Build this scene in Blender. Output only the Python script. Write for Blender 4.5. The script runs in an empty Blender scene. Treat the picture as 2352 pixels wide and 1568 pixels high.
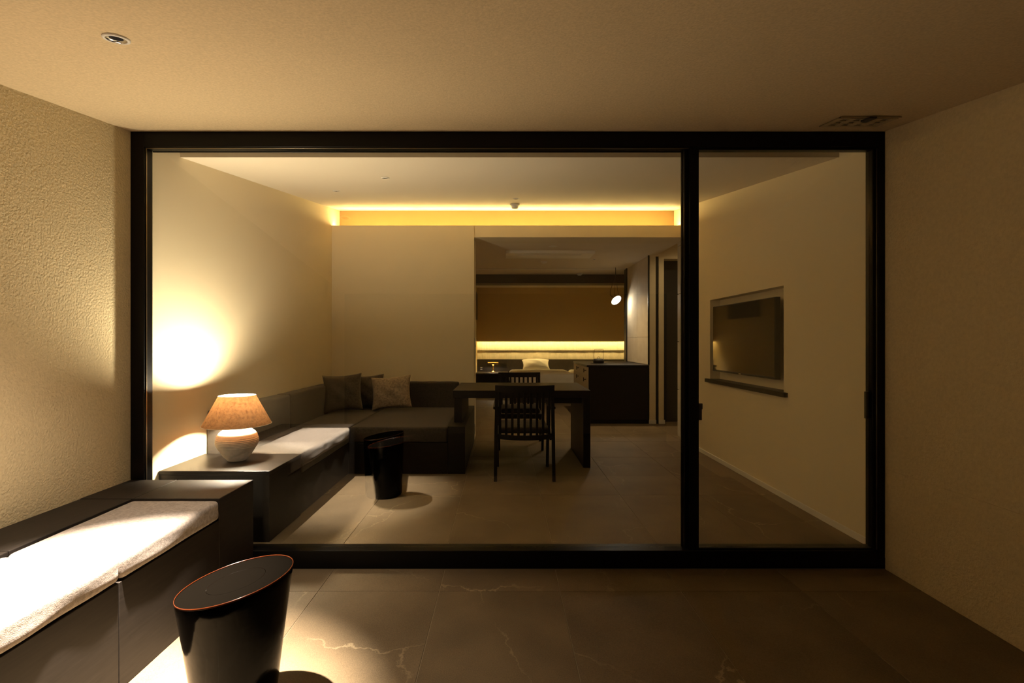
import bpy, bmesh, math, random
from mathutils import Vector, Matrix
random.seed(7)
PI = math.pi
SC = bpy.context.scene
COL = SC.collection

# ------------------------------------------------------------------ camera
cam_d = bpy.data.cameras.new('camera'); cam = bpy.data.objects.new('camera', cam_d)
COL.objects.link(cam); SC.camera = cam
cam_d.sensor_width = 36.0; cam_d.lens = 17.0
cam_d.shift_x = 0.0081; cam_d.clip_start = 0.05
cam.location = (0, 0, 1.238); cam.rotation_euler = (PI/2, 0, 0)

# ------------------------------------------------------------------ world, exposure (night outside)
w = bpy.data.worlds.new('night'); SC.world = w; w.use_nodes = True
w.node_tree.nodes['Background'].inputs[0].default_value = (1.0, 0.72, 0.42, 1)
w.node_tree.nodes['Background'].inputs[1].default_value = 0.004
vs = SC.view_settings
vs.view_transform = 'Standard'; vs.look = 'None'; vs.gamma = 1.0; vs.use_curve_mapping = False
vs.exposure = 0.0
SC.cycles.max_bounces = 10; SC.cycles.diffuse_bounces = 7; SC.cycles.glossy_bounces = 5
SC.cycles.transparent_max_bounces = 16
SC.cycles.sample_clamp_indirect = 6.0
SC.cycles.use_denoising = True

# lamp strengths (each light is created with its fitting further down)
E_TERRACE_SPOT = 4800.0
E_TERRACE_SPILL = 120.0
E_STOOL_SPOT = 4.0
E_SOFA_SPOT = 0.0
E_TABLE_SPOT = 0.0
E_BULB = 2700.0
E_COVE = 175.0
E_TILE_STRIP = 72.0
E_BANKER = 150.0
E_PENDANT = 9.0
E_BED_SPOT = 110.0
C_NEUTRAL = (1.0, 0.85, 0.68)
C_WARM = (1.0, 0.83, 0.61)
C_COVE = (1.0, 0.69, 0.26)
C_ROOM = (1.0, 0.70, 0.37)
E_PASSAGE = 30.0
E_WALLWASH = 0.0

# ------------------------------------------------------------------ materials
def mat(name, col, rough=0.6, spec=0.5, bump=None, var=None, metallic=0.0, coat=0.0, emis=None):
    """bump=(scale, strength, distance, detail)  var=(scale, amount)"""
    m = bpy.data.materials.new(name); m.use_nodes = True
    nt = m.node_tree; b = nt.nodes['Principled BSDF']
    b.inputs['Base Color'].default_value = (*col, 1)
    b.inputs['Roughness'].default_value = rough
    b.inputs['Specular IOR Level'].default_value = spec
    b.inputs['Metallic'].default_value = metallic
    b.inputs['Coat Weight'].default_value = coat
    b.inputs['Coat Roughness'].default_value = 0.05
    if bump or var:
        tc = nt.nodes.new('ShaderNodeNewGeometry')
    if var:
        n = nt.nodes.new('ShaderNodeTexNoise'); n.inputs['Scale'].default_value = var[0]; n.inputs['Detail'].default_value = 6
        nt.links.new(tc.outputs['Position'], n.inputs['Vector'])
        r = nt.nodes.new('ShaderNodeMapRange'); r.inputs[1].default_value = 0.3; r.inputs[2].default_value = 0.7
        r.inputs[3].default_value = 1 - var[1]; r.inputs[4].default_value = 1 + var[1]
        nt.links.new(n.outputs['Fac'], r.inputs[0])
        mx = nt.nodes.new('ShaderNodeVectorMath'); mx.operation = 'SCALE'; mx.inputs[0].default_value = col
        nt.links.new(r.outputs[0], mx.inputs['Scale']); nt.links.new(mx.outputs[0], b.inputs['Base Color'])
    if bump:
        n = nt.nodes.new('ShaderNodeTexNoise'); n.inputs['Scale'].default_value = bump[0]; n.inputs['Detail'].default_value = bump[3]
        nt.links.new(tc.outputs['Position'], n.inputs['Vector'])
        bp = nt.nodes.new('ShaderNodeBump'); bp.inputs['Strength'].default_value = bump[1]; bp.inputs['Distance'].default_value = bump[2]
        nt.links.new(n.outputs['Fac'], bp.inputs['Height']); nt.links.new(bp.outputs[0], b.inputs['Normal'])
    if emis:
        b.inputs['Emission Color'].default_value = (*emis[0], 1); b.inputs['Emission Strength'].default_value = emis[1]
    return m

def emission(name, col, strength):
    m = bpy.data.materials.new(name); m.use_nodes = True; nt = m.node_tree
    nt.nodes.clear()
    o = nt.nodes.new('ShaderNodeOutputMaterial'); e = nt.nodes.new('ShaderNodeEmission')
    e.inputs[0].default_value = (*col, 1); e.inputs[1].default_value = strength
    nt.links.new(e.outputs[0], o.inputs[0])
    return m

def glass_mat():
    m = bpy.data.materials.new('clear_glass'); m.use_nodes = True; nt = m.node_tree; nt.nodes.clear()
    o = nt.nodes.new('ShaderNodeOutputMaterial'); mx = nt.nodes.new('ShaderNodeMixShader')
    t = nt.nodes.new('ShaderNodeBsdfTransparent'); t.inputs[0].default_value = (0.965, 0.972, 0.965, 1)
    g = nt.nodes.new('ShaderNodeBsdfGlossy'); g.inputs['Roughness'].default_value = 0.0
    # Schlick reflectance, the same from both sides of the sheet
    ge = nt.nodes.new('ShaderNodeNewGeometry'); dt = nt.nodes.new('ShaderNodeVectorMath'); dt.operation = 'DOT_PRODUCT'
    nt.links.new(ge.outputs['Normal'], dt.inputs[0]); nt.links.new(ge.outputs['Incoming'], dt.inputs[1])
    def mth(op, a, b):
        q = nt.nodes.new('ShaderNodeMath'); q.operation = op
        for k, v in enumerate((a, b)):
            if v is None: continue
            if isinstance(v, (int, float)): q.inputs[k].default_value = v
            else: nt.links.new(v, q.inputs[k])
        return q.outputs[0]
    ab = mth('ABSOLUTE', dt.outputs['Value'], None)
    f = mth('ADD', mth('MULTIPLY', mth('POWER', mth('SUBTRACT', 1.0, ab), 5.0), 0.962), 0.038)
    nt.links.new(f, mx.inputs[0]); nt.links.new(t.outputs[0], mx.inputs[1]); nt.links.new(g.outputs[0], mx.inputs[2])
    nt.links.new(mx.outputs[0], o.inputs[0])
    return m

def wood_mat(name, c1, c2, rough, axis='Y', coat=0.0, scale=7.0):
    m = mat(name, c1, rough, 0.3, coat=coat); nt = m.node_tree; b = nt.nodes['Principled BSDF']
    g = nt.nodes.new('ShaderNodeNewGeometry'); mp = nt.nodes.new('ShaderNodeMapping')
    s = {'X': (1, 14, 14), 'Y': (14, 1, 14), 'Z': (14, 14, 1)}[axis]
    mp.inputs['Scale'].default_value = s
    n = nt.nodes.new('ShaderNodeTexNoise'); n.inputs['Scale'].default_value = scale; n.inputs['Detail'].default_value = 7
    n.inputs['Roughness'].default_value = 0.65
    cr = nt.nodes.new('ShaderNodeValToRGB')
    cr.color_ramp.elements[0].color = (*c1, 1); cr.color_ramp.elements[0].position = 0.35
    cr.color_ramp.elements[1].color = (*c2, 1); cr.color_ramp.elements[1].position = 0.7
    nt.links.new(g.outputs['Position'], mp.inputs[0]); nt.links.new(mp.outputs[0], n.inputs['Vector'])
    nt.links.new(n.outputs['Fac'], cr.inputs[0]); nt.links.new(cr.outputs[0], b.inputs['Base Color'])
    bp = nt.nodes.new('ShaderNodeBump'); bp.inputs['Strength'].default_value = 0.12; bp.inputs['Distance'].default_value = 0.001
    nt.links.new(n.outputs['Fac'], bp.inputs['Height']); nt.links.new(bp.outputs[0], b.inputs['Normal'])
    return m

def fabric_mat(name, col, scale=420, amount=0.35, rough=0.9):
    m = mat(name, col, rough, 0.2); nt = m.node_tree; b = nt.nodes['Principled BSDF']
    b.inputs['Sheen Weight'].default_value = 0.12; b.inputs['Sheen Roughness'].default_value = 0.5
    g = nt.nodes.new('ShaderNodeNewGeometry')
    n1 = nt.nodes.new('ShaderNodeTexNoise'); n1.inputs['Scale'].default_value = scale; n1.inputs['Detail'].default_value = 3
    n2 = nt.nodes.new('ShaderNodeTexNoise'); n2.inputs['Scale'].default_value = scale*0.18; n2.inputs['Detail'].default_value = 4
    nt.links.new(g.outputs['Position'], n1.inputs['Vector']); nt.links.new(g.outputs['Position'], n2.inputs['Vector'])
    ad = nt.nodes.new('ShaderNodeMath'); ad.operation = 'ADD'
    nt.links.new(n1.outputs['Fac'], ad.inputs[0]); nt.links.new(n2.outputs['Fac'], ad.inputs[1])
    r = nt.nodes.new('ShaderNodeMapRange'); r.inputs[1].default_value = 0.7; r.inputs[2].default_value = 1.3
    r.inputs[3].default_value = 1 - amount; r.inputs[4].default_value = 1 + amount
    nt.links.new(ad.outputs[0], r.inputs[0])
    mx = nt.nodes.new('ShaderNodeVectorMath'); mx.operation = 'SCALE'; mx.inputs[0].default_value = col
    nt.links.new(r.outputs[0], mx.inputs['Scale']); nt.links.new(mx.outputs[0], b.inputs['Base Color'])
    bp = nt.nodes.new('ShaderNodeBump'); bp.inputs['Strength'].default_value = 0.35; bp.inputs['Distance'].default_value = 0.002
    nt.links.new(ad.outputs[0], bp.inputs['Height']); nt.links.new(bp.outputs[0], b.inputs['Normal'])
    return m

def stone_mat():
    m = mat('veined_stone', (0.1, 0.085, 0.065), 0.55, 0.22); nt = m.node_tree; b = nt.nodes['Principled BSDF']
    N = nt.nodes.new; L = nt.links.new
    g = N('ShaderNodeNewGeometry'); oi = N('ShaderNodeObjectInfo')
    sc = N('ShaderNodeMath'); sc.operation = 'MULTIPLY'; sc.inputs[1].default_value = 37.0
    L(oi.outputs['Random'], sc.inputs[0])
    cx = N('ShaderNodeCombineXYZ'); L(sc.outputs[0], cx.inputs[0]); L(sc.outputs[0], cx.inputs[2])
    add = N('ShaderNodeVectorMath'); add.operation = 'ADD'; L(g.outputs['Position'], add.inputs[0]); L(cx.outputs[0], add.inputs[1])
    # warp
    wn = N('ShaderNodeTexNoise'); wn.inputs['Scale'].default_value = 2.4; wn.inputs['Detail'].default_value = 8; wn.inputs['Roughness'].default_value = 0.62
    L(add.outputs[0], wn.inputs['Vector'])
    ws = N('ShaderNodeVectorMath'); ws.operation = 'SCALE'; ws.inputs['Scale'].default_value = 0.36; L(wn.outputs['Color'], ws.inputs[0])
    wa = N('ShaderNodeVectorMath'); wa.operation = 'ADD'; L(add.outputs[0], wa.inputs[0]); L(ws.outputs[0], wa.inputs[1])
    vo = N('ShaderNodeTexVoronoi'); vo.feature = 'DISTANCE_TO_EDGE'; vo.inputs['Scale'].default_value = 0.95
    L(wa.outputs[0], vo.inputs['Vector'])
    vr = N('ShaderNodeMapRange'); vr.inputs[1].default_value = 0.0; vr.inputs[2].default_value = 0.0055; vr.inputs[3].default_value = 1; vr.inputs[4].default_value = 0
    L(vo.outputs['Distance'], vr.inputs[0])
    mk = N('ShaderNodeTexNoise'); mk.inputs['Scale'].default_value = 1.9; mk.inputs['Detail'].default_value = 2; L(add.outputs[0], mk.inputs['Vector'])
    mr = N('ShaderNodeMapRange'); mr.inputs[1].default_value = 0.46; mr.inputs[2].default_value = 0.66; L(mk.outputs['Fac'], mr.inputs[0])
    mm = N('ShaderNodeMath'); mm.operation = 'MULTIPLY'; L(vr.outputs[0], mm.inputs[0]); L(mr.outputs[0], mm.inputs[1])
    # body colour: clouds plus fine grain
    n1 = N('ShaderNodeTexNoise'); n1.inputs['Scale'].default_value = 3; n1.inputs['Detail'].default_value = 9; L(add.outputs[0], n1.inputs['Vector'])
    n2 = N('ShaderNodeTexNoise'); n2.inputs['Scale'].default_value = 260; n2.inputs['Detail'].default_value = 3; L(add.outputs[0], n2.inputs['Vector'])
    ad = N('ShaderNodeMath'); ad.operation = 'ADD'; L(n1.outputs['Fac'], ad.inputs[0]); L(n2.outputs['Fac'], ad.inputs[1])
    cr = N('ShaderNodeMapRange'); cr.inputs[1].default_value = 0.7; cr.inputs[2].default_value = 1.3; cr.inputs[3].default_value = 0.72; cr.inputs[4].default_value = 1.3
    L(ad.outputs[0], cr.inputs[0])
    bc = N('ShaderNodeVectorMath'); bc.operation = 'SCALE'; bc.inputs[0].default_value = (0.135, 0.098, 0.057); L(cr.outputs[0], bc.inputs['Scale'])
    mx = N('ShaderNodeMix'); mx.data_type = 'RGBA'
    L(mm.outputs[0], mx.inputs['Factor']); L(bc.outputs[0], mx.inputs['A']); mx.inputs['B'].default_value = (0.29, 0.225, 0.135, 1)
    L(mx.outputs['Result'], b.inputs['Base Color'])
    bp = N('ShaderNodeBump'); bp.inputs['Strength'].default_value = 0.15; bp.inputs['Distance'].default_value = 0.001
    L(n2.outputs['Fac'], bp.inputs['Height']); L(bp.outputs[0], b.inputs['Normal'])
    return m

def shade_mat():
    m = bpy.data.materials.new('lamp_paper'); m.use_nodes = True; nt = m.node_tree; nt.nodes.clear()
    N = nt.nodes.new; L = nt.links.new
    o = N('ShaderNodeOutputMaterial'); mx = N('ShaderNodeMixShader'); mx.inputs[0].default_value = 0.6
    d = N('ShaderNodeBsdfDiffuse'); t = N('ShaderNodeBsdfTranslucent')
    g = N('ShaderNodeNewGeometry'); n = N('ShaderNodeTexNoise'); n.inputs['Scale'].default_value = 55; n.inputs['Detail'].default_value = 8
    n.inputs['Roughness'].default_value = 0.7
    L(g.outputs['Position'], n.inputs['Vector'])
    cr = N('ShaderNodeValToRGB'); cr.color_ramp.elements[0].position = 0.36; cr.color_ramp.elements[1].position = 0.56
    cr.color_ramp.elements[0].color = (0.22, 0.09, 0.03, 1); cr.color_ramp.elements[1].color = (0.44, 0.20, 0.07, 1)
    L(n.outputs['Fac'], cr.inputs[0]); L(cr.outputs[0], d.inputs[0])
    sc = N('ShaderNodeVectorMath'); sc.operation = 'SCALE'; sc.inputs['Scale'].default_value = 0.036
    L(cr.outputs[0], sc.inputs[0]); L(sc.outputs[0], t.inputs[0])
    L(d.outputs[0], mx.inputs[1]); L(t.outputs[0], mx.inputs[2]); L(mx.outputs[0], o.inputs[0])
    return m

M = {}
M['plaster'] = mat('terrace_plaster', (0.62, 0.52, 0.32), 0.9, 0.2, bump=(95, 0.8, 0.006, 4), var=(60, 0.06))
M['soffit'] = mat('terrace_soffit', (0.62, 0.495, 0.305), 0.92, 0.2, bump=(170, 0.4, 0.003, 4), var=(110, 0.10))
M['wall'] = mat('room_wall', (0.71, 0.615, 0.425), 0.85, 0.25, bump=(260, 0.08, 0.001, 3))
M['ceil'] = mat('room_ceiling', (0.73, 0.64, 0.49), 0.9, 0.2)
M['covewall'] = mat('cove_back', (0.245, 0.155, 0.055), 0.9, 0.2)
M['bedwall'] = mat('bedroom_wall', (0.68, 0.53, 0.27), 0.9, 0.2, bump=(200, 0.1, 0.001, 3))
M['panel'] = mat('pale_panel', (0.60, 0.51, 0.38), 0.8, 0.2, var=(9, 0.06))
M['stone'] = stone_mat()
M['grout'] = mat('grout', (0.30, 0.25, 0.17), 0.9, 0.2)
M['frame'] = mat('black_aluminium', (0.002, 0.0017, 0.0014), 0.38, 0.2)
M['glass'] = glass_mat()
M['bench'] = wood_mat('bench_wood', (0.011, 0.008, 0.006), (0.020, 0.015, 0.012), 0.55, 'Y')
M['black_wood'] = wood_mat('black_stained_wood', (0.007, 0.0055, 0.004), (0.014, 0.011, 0.008), 0.42, 'Y')
M['black_wood_x'] = wood_mat('black_stained_wood_cross', (0.008, 0.006, 0.0045), (0.016, 0.012, 0.008), 0.40, 'X')
M['chair_wood'] = wood_mat('chair_wood', (0.006, 0.0048, 0.0036), (0.012, 0.009, 0.007), 0.42, 'Z')
M['bench_fabric'] = fabric_mat('bench_fabric', (0.27, 0.23, 0.20))
M['sofa_fabric'] = fabric_mat('sofa_fabric', (0.045, 0.037, 0.029))
M['pillow_dark'] = fabric_mat('pillow_dark', (0.065, 0.052, 0.038), 300, 0.5)
M['pillow_light'] = fabric_mat('pillow_light', (0.27, 0.21, 0.145), 300, 0.5)
M['pillow_cream'] = fabric_mat('pillow_cream', (0.5, 0.43, 0.32), 300, 0.2)
M['lacquer'] = mat('black_lacquer', (0.0002, 0.00017, 0.00015), 0.10, 0.10, coat=0.0, bump=(14, 0.25, 0.003, 3))
M['lacquer_top'] = mat('matte_black_lacquer', (0.0014, 0.0011, 0.0008), 0.5, 0.0, bump=(9, 0.3, 0.004, 3))
M['lacquer_rim'] = mat('worn_red_lacquer', (0.028, 0.0055, 0.0012), 0.2, 0.3)
M['ceramic'] = mat('pale_stoneware', (0.66, 0.60, 0.52), 0.75, 0.3, bump=(90, 0.3, 0.002, 4), var=(40, 0.12))
M['shade'] = shade_mat()
M['bulb'] = emission('lamp_bulb', C_WARM, E_BULB)
M['brass'] = mat('brass', (0.55, 0.36, 0.12), 0.25, 0.5, metallic=1.0)
M['chrome'] = mat('chrome', (0.7, 0.7, 0.72), 0.12, 0.5, metallic=1.0)
M['white_trim'] = mat('white_trim', (0.72, 0.69, 0.62), 0.5, 0.4)
M['dark_lens'] = mat('dark_lens', (0.03, 0.03, 0.035), 0.08, 0.6)
M['dark_metal'] = mat('dark_metal', (0.02, 0.017, 0.014), 0.4, 0.5)
M['iron'] = mat('cast_iron', (0.018, 0.015, 0.013), 0.55, 0.4, bump=(120, 0.3, 0.001, 3))
M['screen'] = mat('television_screen', (0.006, 0.006, 0.007), 0.05, 1.0, coat=1.0)
M['tv_body'] = mat('television_body', (0.012, 0.012, 0.012), 0.35, 0.5)
M['linen'] = fabric_mat('white_linen', (0.74, 0.70, 0.62), 200, 0.05)
M['tile_glaze'] = mat('ribbed_tile', (0.66, 0.60, 0.46), 0.45, 0.4, bump=(90, 0.3, 0.002, 3), var=(14, 0.10))
M['cabinet_pale'] = mat('cabinet_pale_paint', (0.56, 0.50, 0.40), 0.5, 0.4)
M['door_black'] = mat('black_door_panel', (0.022, 0.020, 0.017), 0.45, 0.4)
M['stone_panel'] = mat('pale_stone_panel', (0.55, 0.50, 0.40), 0.55, 0.4, var=(6, 0.06))
M['beam'] = wood_mat('beam_wood', (0.05, 0.035, 0.02), (0.075, 0.05, 0.03), 0.6, 'X')
M['headboard'] = wood_mat('headboard_wood', (0.03, 0.024, 0.018), (0.05, 0.04, 0.03), 0.5, 'Z')
M['cord'] = mat('dark_cord', (0.05, 0.03, 0.018), 0.6, 0.3)

# ------------------------------------------------------------------ object helpers
ORG = {}                                    # world origin of every object we build
def origin(p): return ORG[p.name] if p is not None else Vector((0, 0, 0))

def tag(o, label, cat, group=None):
    o['label'] = label; o['category'] = cat
    if group: o['group'] = group
    return o

def thing(name, label, cat, loc, group=None):
    o = bpy.data.objects.new(name, None); COL.objects.link(o)
    o.location = loc; o.empty_display_size = 0.1; ORG[o.name] = Vector(loc)
    return tag(o, label, cat, group)

def setting(name, label, loc=(0, 0, 0)):
    o = bpy.data.objects.new(name, None); COL.objects.link(o); o.location = loc; ORG[o.name] = Vector(loc)
    o['kind'] = 'structure'; o['label'] = label
    return o

def link(name, bm, m, parent=None, smooth=False, loc=None):
    """bm is in world coordinates; the object's origin is its parent's (or loc)"""
    me = bpy.data.meshes.new(name)
    base = Vector(loc) if loc is not None else origin(parent)
    bmesh.ops.recalc_face_normals(bm, faces=bm.faces)
    bm.transform(Matrix.Translation(-base)); bm.to_mesh(me); bm.free()
    if smooth:
        for p in me.polygons: p.use_smooth = True
    me.materials.append(m)
    o = bpy.data.objects.new(name, me); COL.objects.link(o); ORG[o.name] = base
    if parent is not None:
        o.parent = parent; o.location = base - origin(parent)
    else:
        o.location = base
    return o

def struct(name, bm, m, label, smooth=False):
    o = link(name, bm, m, None, smooth); o['kind'] = 'structure'; o['label'] = label
    return o

def box(bm, x0, x1, y0, y1, z0, z1, bev=0.0, seg=2):
    vs_ = [bm.verts.new((x, y, z)) for x in (x0, x1) for y in (y0, y1) for z in (z0, z1)]
    idx = [(0, 1, 3, 2), (4, 6, 7, 5), (0, 4, 5, 1), (2, 3, 7, 6), (0, 2, 6, 4), (1, 5, 7, 3)]
    fs = [bm.faces.new([vs_[i] for i in f]) for f in idx]
    if bev:
        es = {e for f in fs for e in f.edges}
        bmesh.ops.bevel(bm, geom=list(es), offset=bev, segments=seg, affect='EDGES', profile=0.5)
    return bm

def B(*a, **k):
    return box(bmesh.new(), *a, **k)

def part_box(name, m, parent, dims, bev=0.002):
    return link(name, B(*dims, bev=bev), m, parent)

def prism_x(bm, poly, x0, x1):
    a = [bm.verts.new((x0, y, z)) for y, z in poly]; b = [bm.verts.new((x1, y, z)) for y, z in poly]
    bm.faces.new(a); bm.faces.new(b[::-1]); n = len(poly)
    for i in range(n):
        bm.faces.new((a[i], b[i], b[(i+1) % n], a[(i+1) % n]))
    return bm

def lathe(bm, prof, c=(0, 0, 0), n=48, tilt=None, close=True):
    """prof: list of (r, z); tilt(x, y, z)->z"""
    rings = []
    for r, z in prof:
        if r < 1e-6:
            zz = tilt(0, 0, z) if tilt else z
            rings.append([bm.verts.new((c[0], c[1], c[2]+zz))])
        else:
            ring = []
            for i in range(n):
                a = 2*PI*i/n; x = r*math.cos(a); y = r*math.sin(a)
                ring.append(bm.verts.new((c[0]+x, c[1]+y, c[2]+(tilt(x, y, z) if tilt else z))))
            rings.append(ring)
    for p, q in zip(rings, rings[1:]):
        if len(p) == 1 and len(q) == 1: continue
        for i in range(n):
            j = (i+1) % n
            if len(p) == 1: bm.faces.new((p[0], q[j], q[i]))
            elif len(q) == 1: bm.faces.new((p[i], p[j], q[0]))
            else: bm.faces.new((p[i], p[j], q[j], q[i]))
    return bm

def tube(bm, pts, r, n=8):
    pts = [Vector(p) for p in pts]; rings = []
    up = Vector((0, 0, 1))
    for i, p in enumerate(pts):
        d = (pts[min(i+1, len(pts)-1)] - pts[max(i-1, 0)]).normalized()
        u = d.cross(up)
        if u.length < 1e-3: u = d.cross(Vector((1, 0, 0)))
        u.normalize(); v = d.cross(u).normalized()
        rings.append([bm.verts.new(p + (u*math.cos(2*PI*k/n) + v*math.sin(2*PI*k/n))*r) for k in range(n)])
    for a, b in zip(rings, rings[1:]):
        for k in range(n):
            bm.faces.new((a[k], a[(k+1) % n], b[(k+1) % n], b[k]))
    bm.faces.new(rings[0][::-1]); bm.faces.new(rings[-1])
    return bm

def axis_pts(h, r, n):
    pts = [-h + r*(1-math.cos(k*PI/8)) for k in range(5)]
    m = max(1, n); lo, hi = -h+r, h-r
    mid = [lo + (hi-lo)*k/m for k in range(1, m)]
    return pts + mid + [-p for p in pts[::-1]]

def soft_box(x0, x1, y0, y1, z0, z1, r, crown=0.0, wob=0.0, dens=0.06, seed=0, rnd=None):
    """a rounded, slightly swollen upholstered block"""
    bm = bmesh.new(); c = Vector(((x0+x1)/2, (y0+y1)/2, (z0+z1)/2)); h = Vector(((x1-x0)/2, (y1-y0)/2, (z1-z0)/2))
    r = min(r, h.x*0.98, h.y*0.98, h.z*0.98)
    A = [axis_pts(h[i], r, int(2*h[i]/dens)+1) for i in range(3)]
    rg = random.Random(seed); ph = [rg.uniform(0, 6.28) for _ in range(6)]
    vd = {}
    def V(p):
        k = (round(p[0], 5), round(p[1], 5), round(p[2], 5))
        if k in vd: return vd[k]
        q = Vector(p); inn = Vector([max(-h[i]+r, min(h[i]-r, q[i])) for i in range(3)])
        d = q - inn
        if d.length > 1e-9: q = inn + d.normalized()*r if d.length > r*0.2 else q
        u, v, w_ = q.x/h.x, q.y/h.y, q.z/h.z
        if crown and q.z > 0: q.z += crown*(1-u*u)*(1-v*v)*max(0, w_)
        if wob:
            s = math.sin(u*5.3*h.x*6+ph[0])*math.sin(v*4.1*h.y*6+ph[1]) + 0.6*math.sin((u*h.x*31+v*h.y*17)+ph[2])*math.sin(w_*3+ph[3])
            q += q.normalized()*wob*s
        vd[k] = bm.verts.new(q + c); return vd[k]
    for ax in range(3):
        a, b = (ax+1) % 3, (ax+2) % 3
        for sgn in (-1, 1):
            for i in range(len(A[a])-1):
                for j in range(len(A[b])-1):
                    ps = []
                    for (ii, jj) in ((i, j), (i+1, j), (i+1, j+1), (i, j+1)):
                        p = [0, 0, 0]; p[ax] = sgn*h[ax]; p[a] = A[a][ii]; p[b] = A[b][jj]; ps.append(V(p))
                    if len(set(ps)) == 4: bm.faces.new(ps if sgn > 0 else ps[::-1])
    return bm

def pillow_mesh(wd, ht, th, seed=0):
    """a throw pillow standing in the XZ plane, centred at its base"""
    bm = bmesh.new(); n = 22; rg = random.Random(seed); ph = [rg.uniform(0, 6.28) for _ in range(4)]
    grids = []
    for s in (-1, 1):
        g = []
        for i in range(n+1):
            row = []
            for j in range(n+1):
                u = -1+2*i/n; v = -1+2*j/n
                x = u*wd/2*(1-0.10*(1-v*v)); z = v*ht/2*(1-0.10*(1-u*u))
                t = max(0, (1-u*u)*(1-v*v))**0.42*th/2
                t += 0.006*math.sin(6*u+ph[0]+2*v)*math.sin(5*v+ph[1])*(1-u*u)*(1-v*v)*2
                if s == 1 and (i in (0, n) or j in (0, n)): row.append(grids[0][i][j]); continue
                row.append(bm.verts.new((x, s*t, z+ht/2)))
            g.append(row)
        grids.append(g)
    for k, g in enumerate(grids):
        for i in range(n):
            for j in range(n):
                f = (g[i][j], g[i+1][j], g[i+1][j+1], g[i][j+1])
                bm.faces.new(f if k == 0 else f[::-1])
    return bm

def spot(name, loc, target, energy, col, size, blend, radius, parent):
    d = bpy.data.lights.new(name, 'SPOT'); d.energy = energy; d.color = col; d.spot_size = math.radians(size); d.spot_blend = blend
    d.shadow_soft_size = radius
    o = bpy.data.objects.new(name, d); COL.objects.link(o)
    o.parent = parent; o.location = Vector(loc) - origin(parent)
    o.rotation_euler = (Vector(target)-Vector(loc)).to_track_quat('-Z', 'Y').to_euler()
    return o

# ------------------------------------------------------------------ key dimensions (metres)
ZF = 0.076                                    # room floor above the terrace floor
YG = 2.634                                    # front of the window frame
YW = 5.624                                    # partition wall with cove
XL, XR = -2.0, 2.075                          # room walls
TXL, TXR = -2.033, 2.078                      # terrace walls
SL = 0.15666                                  # ceiling pitch
def zt(y): return 1.970 + SL*y                # terrace soffit
def zc(y): return 1.908 + SL*y                # room ceiling
ZB = 2.453                                    # bedroom ceiling
LIP = 2.585

# ------------------------------------------------------------------ floors, each tile a piece
def tiled_floor(name, label, xs, rows, z, clip):
    base = bmesh.new()
    for (a, b, c, d) in clip: box(base, a, b, c, d, z-0.06, z-0.0025)
    fl = struct(name, base, M['grout'], label)
    cache = {}
    for (cx0, cx1, cy0, cy1) in clip:
        for i in range(len(xs)-1):
            for j in range(len(rows)-1):
                x0, x1 = max(xs[i], cx0), min(xs[i+1], cx1); y0, y1 = max(rows[j], cy0), min(rows[j+1], cy1)
                if x1-x0 < 0.01 or y1-y0 < 0.01: continue
                gp = 0.0012
                wx, wy = round(x1-x0-2*gp, 4), round(y1-y0-2*gp, 4)
                if (wx, wy) not in cache:
                    bm = B(-wx/2, wx/2, -wy/2, wy/2, -0.012, 0, bev=0.0012, seg=1)
                    me = bpy.data.meshes.new('floor_tile'); bmesh.ops.recalc_face_normals(bm, faces=bm.faces)
                    bm.to_mesh(me); bm.free(); me.materials.append(M['stone']); cache[(wx, wy)] = me
                o = bpy.data.objects.new('floor_tile', cache[(wx, wy)]); COL.objects.link(o); o.parent = fl
                o.location = ((x0+x1)/2, (y0+y1)/2, z); ORG[o.name] = Vector(o.location)
    return fl

XS = [-3.92+0.6*k for k in range(13)]
tiled_floor('floor_terrace', 'brown veined stone tile floor of the terrace', XS, [-0.80, 0.0, 1.199, 2.399, 2.7], 0.0, [(TXL, TXR, 0.955, YG+0.002)])
struct('ground', B(-4, 4, -3.0, 0.94, -0.42, -0.36), mat('dark_gravel', (0.03, 0.028, 0.025), 0.95, 0.1, bump=(60, 0.6, 0.02, 4), var=(50, 0.4)), 'dark gravel ground beyond the terrace edge')
struct('trim_7', B(TXL, TXR, 0.92, 0.954, -0.36, -0.001), M['stone'], 'stone edge of the terrace floor')
tiled_floor('floor', 'brown veined stone tile floor of the room and bedroom', XS, [1.26, 2.464, 3.664, 4.864, 6.064, 7.264, 8.464, 9.664, 10.864, 12.1], ZF,
            [(XL, XR, YG+0.098, YW), (-0.61, 3.2, YW, 11.1)])

# ------------------------------------------------------------------ terrace shell
struct('wall_terrace_left', B(TXL-0.15, TXL, -0.8, YG, -0.06, 2.7), M['plaster'], 'cream plastered terrace wall on the left')
bm = bmesh.new()
box(bm, TXR, TXR+0.15, -0.8, YG, -0.06, 0.5435); box(bm, TXR, TXR+0.15, -0.8, YG, 0.5465, 2.7); box(bm, TXR+0.004, TXR+0.15, -0.8, YG, 0.543, 0.547)
struct('wall_terrace_right', bm, M['plaster'], 'cream plastered terrace wall on the right with a level joint')
bm = prism_x(bmesh.new(), [(-0.8, zt(-0.8)), (YG+0.1, zt(YG+0.1)), (YG+0.1, zt(YG+0.1)+0.12), (-0.8, zt(-0.8)+0.12)], TXL-0.15, TXR+0.15)
struct('ceiling_terrace', bm, M['soffit'], 'sloping beige terrace soffit')

# ------------------------------------------------------------------ room shell
bm = bmesh.new(); box(bm, XL-0.15, XL, YG+0.067, 6.0, ZF-0.06, 3.1)
struct('wall_left', bm, M['wall'], 'cream wall on the left of the room')
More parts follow.
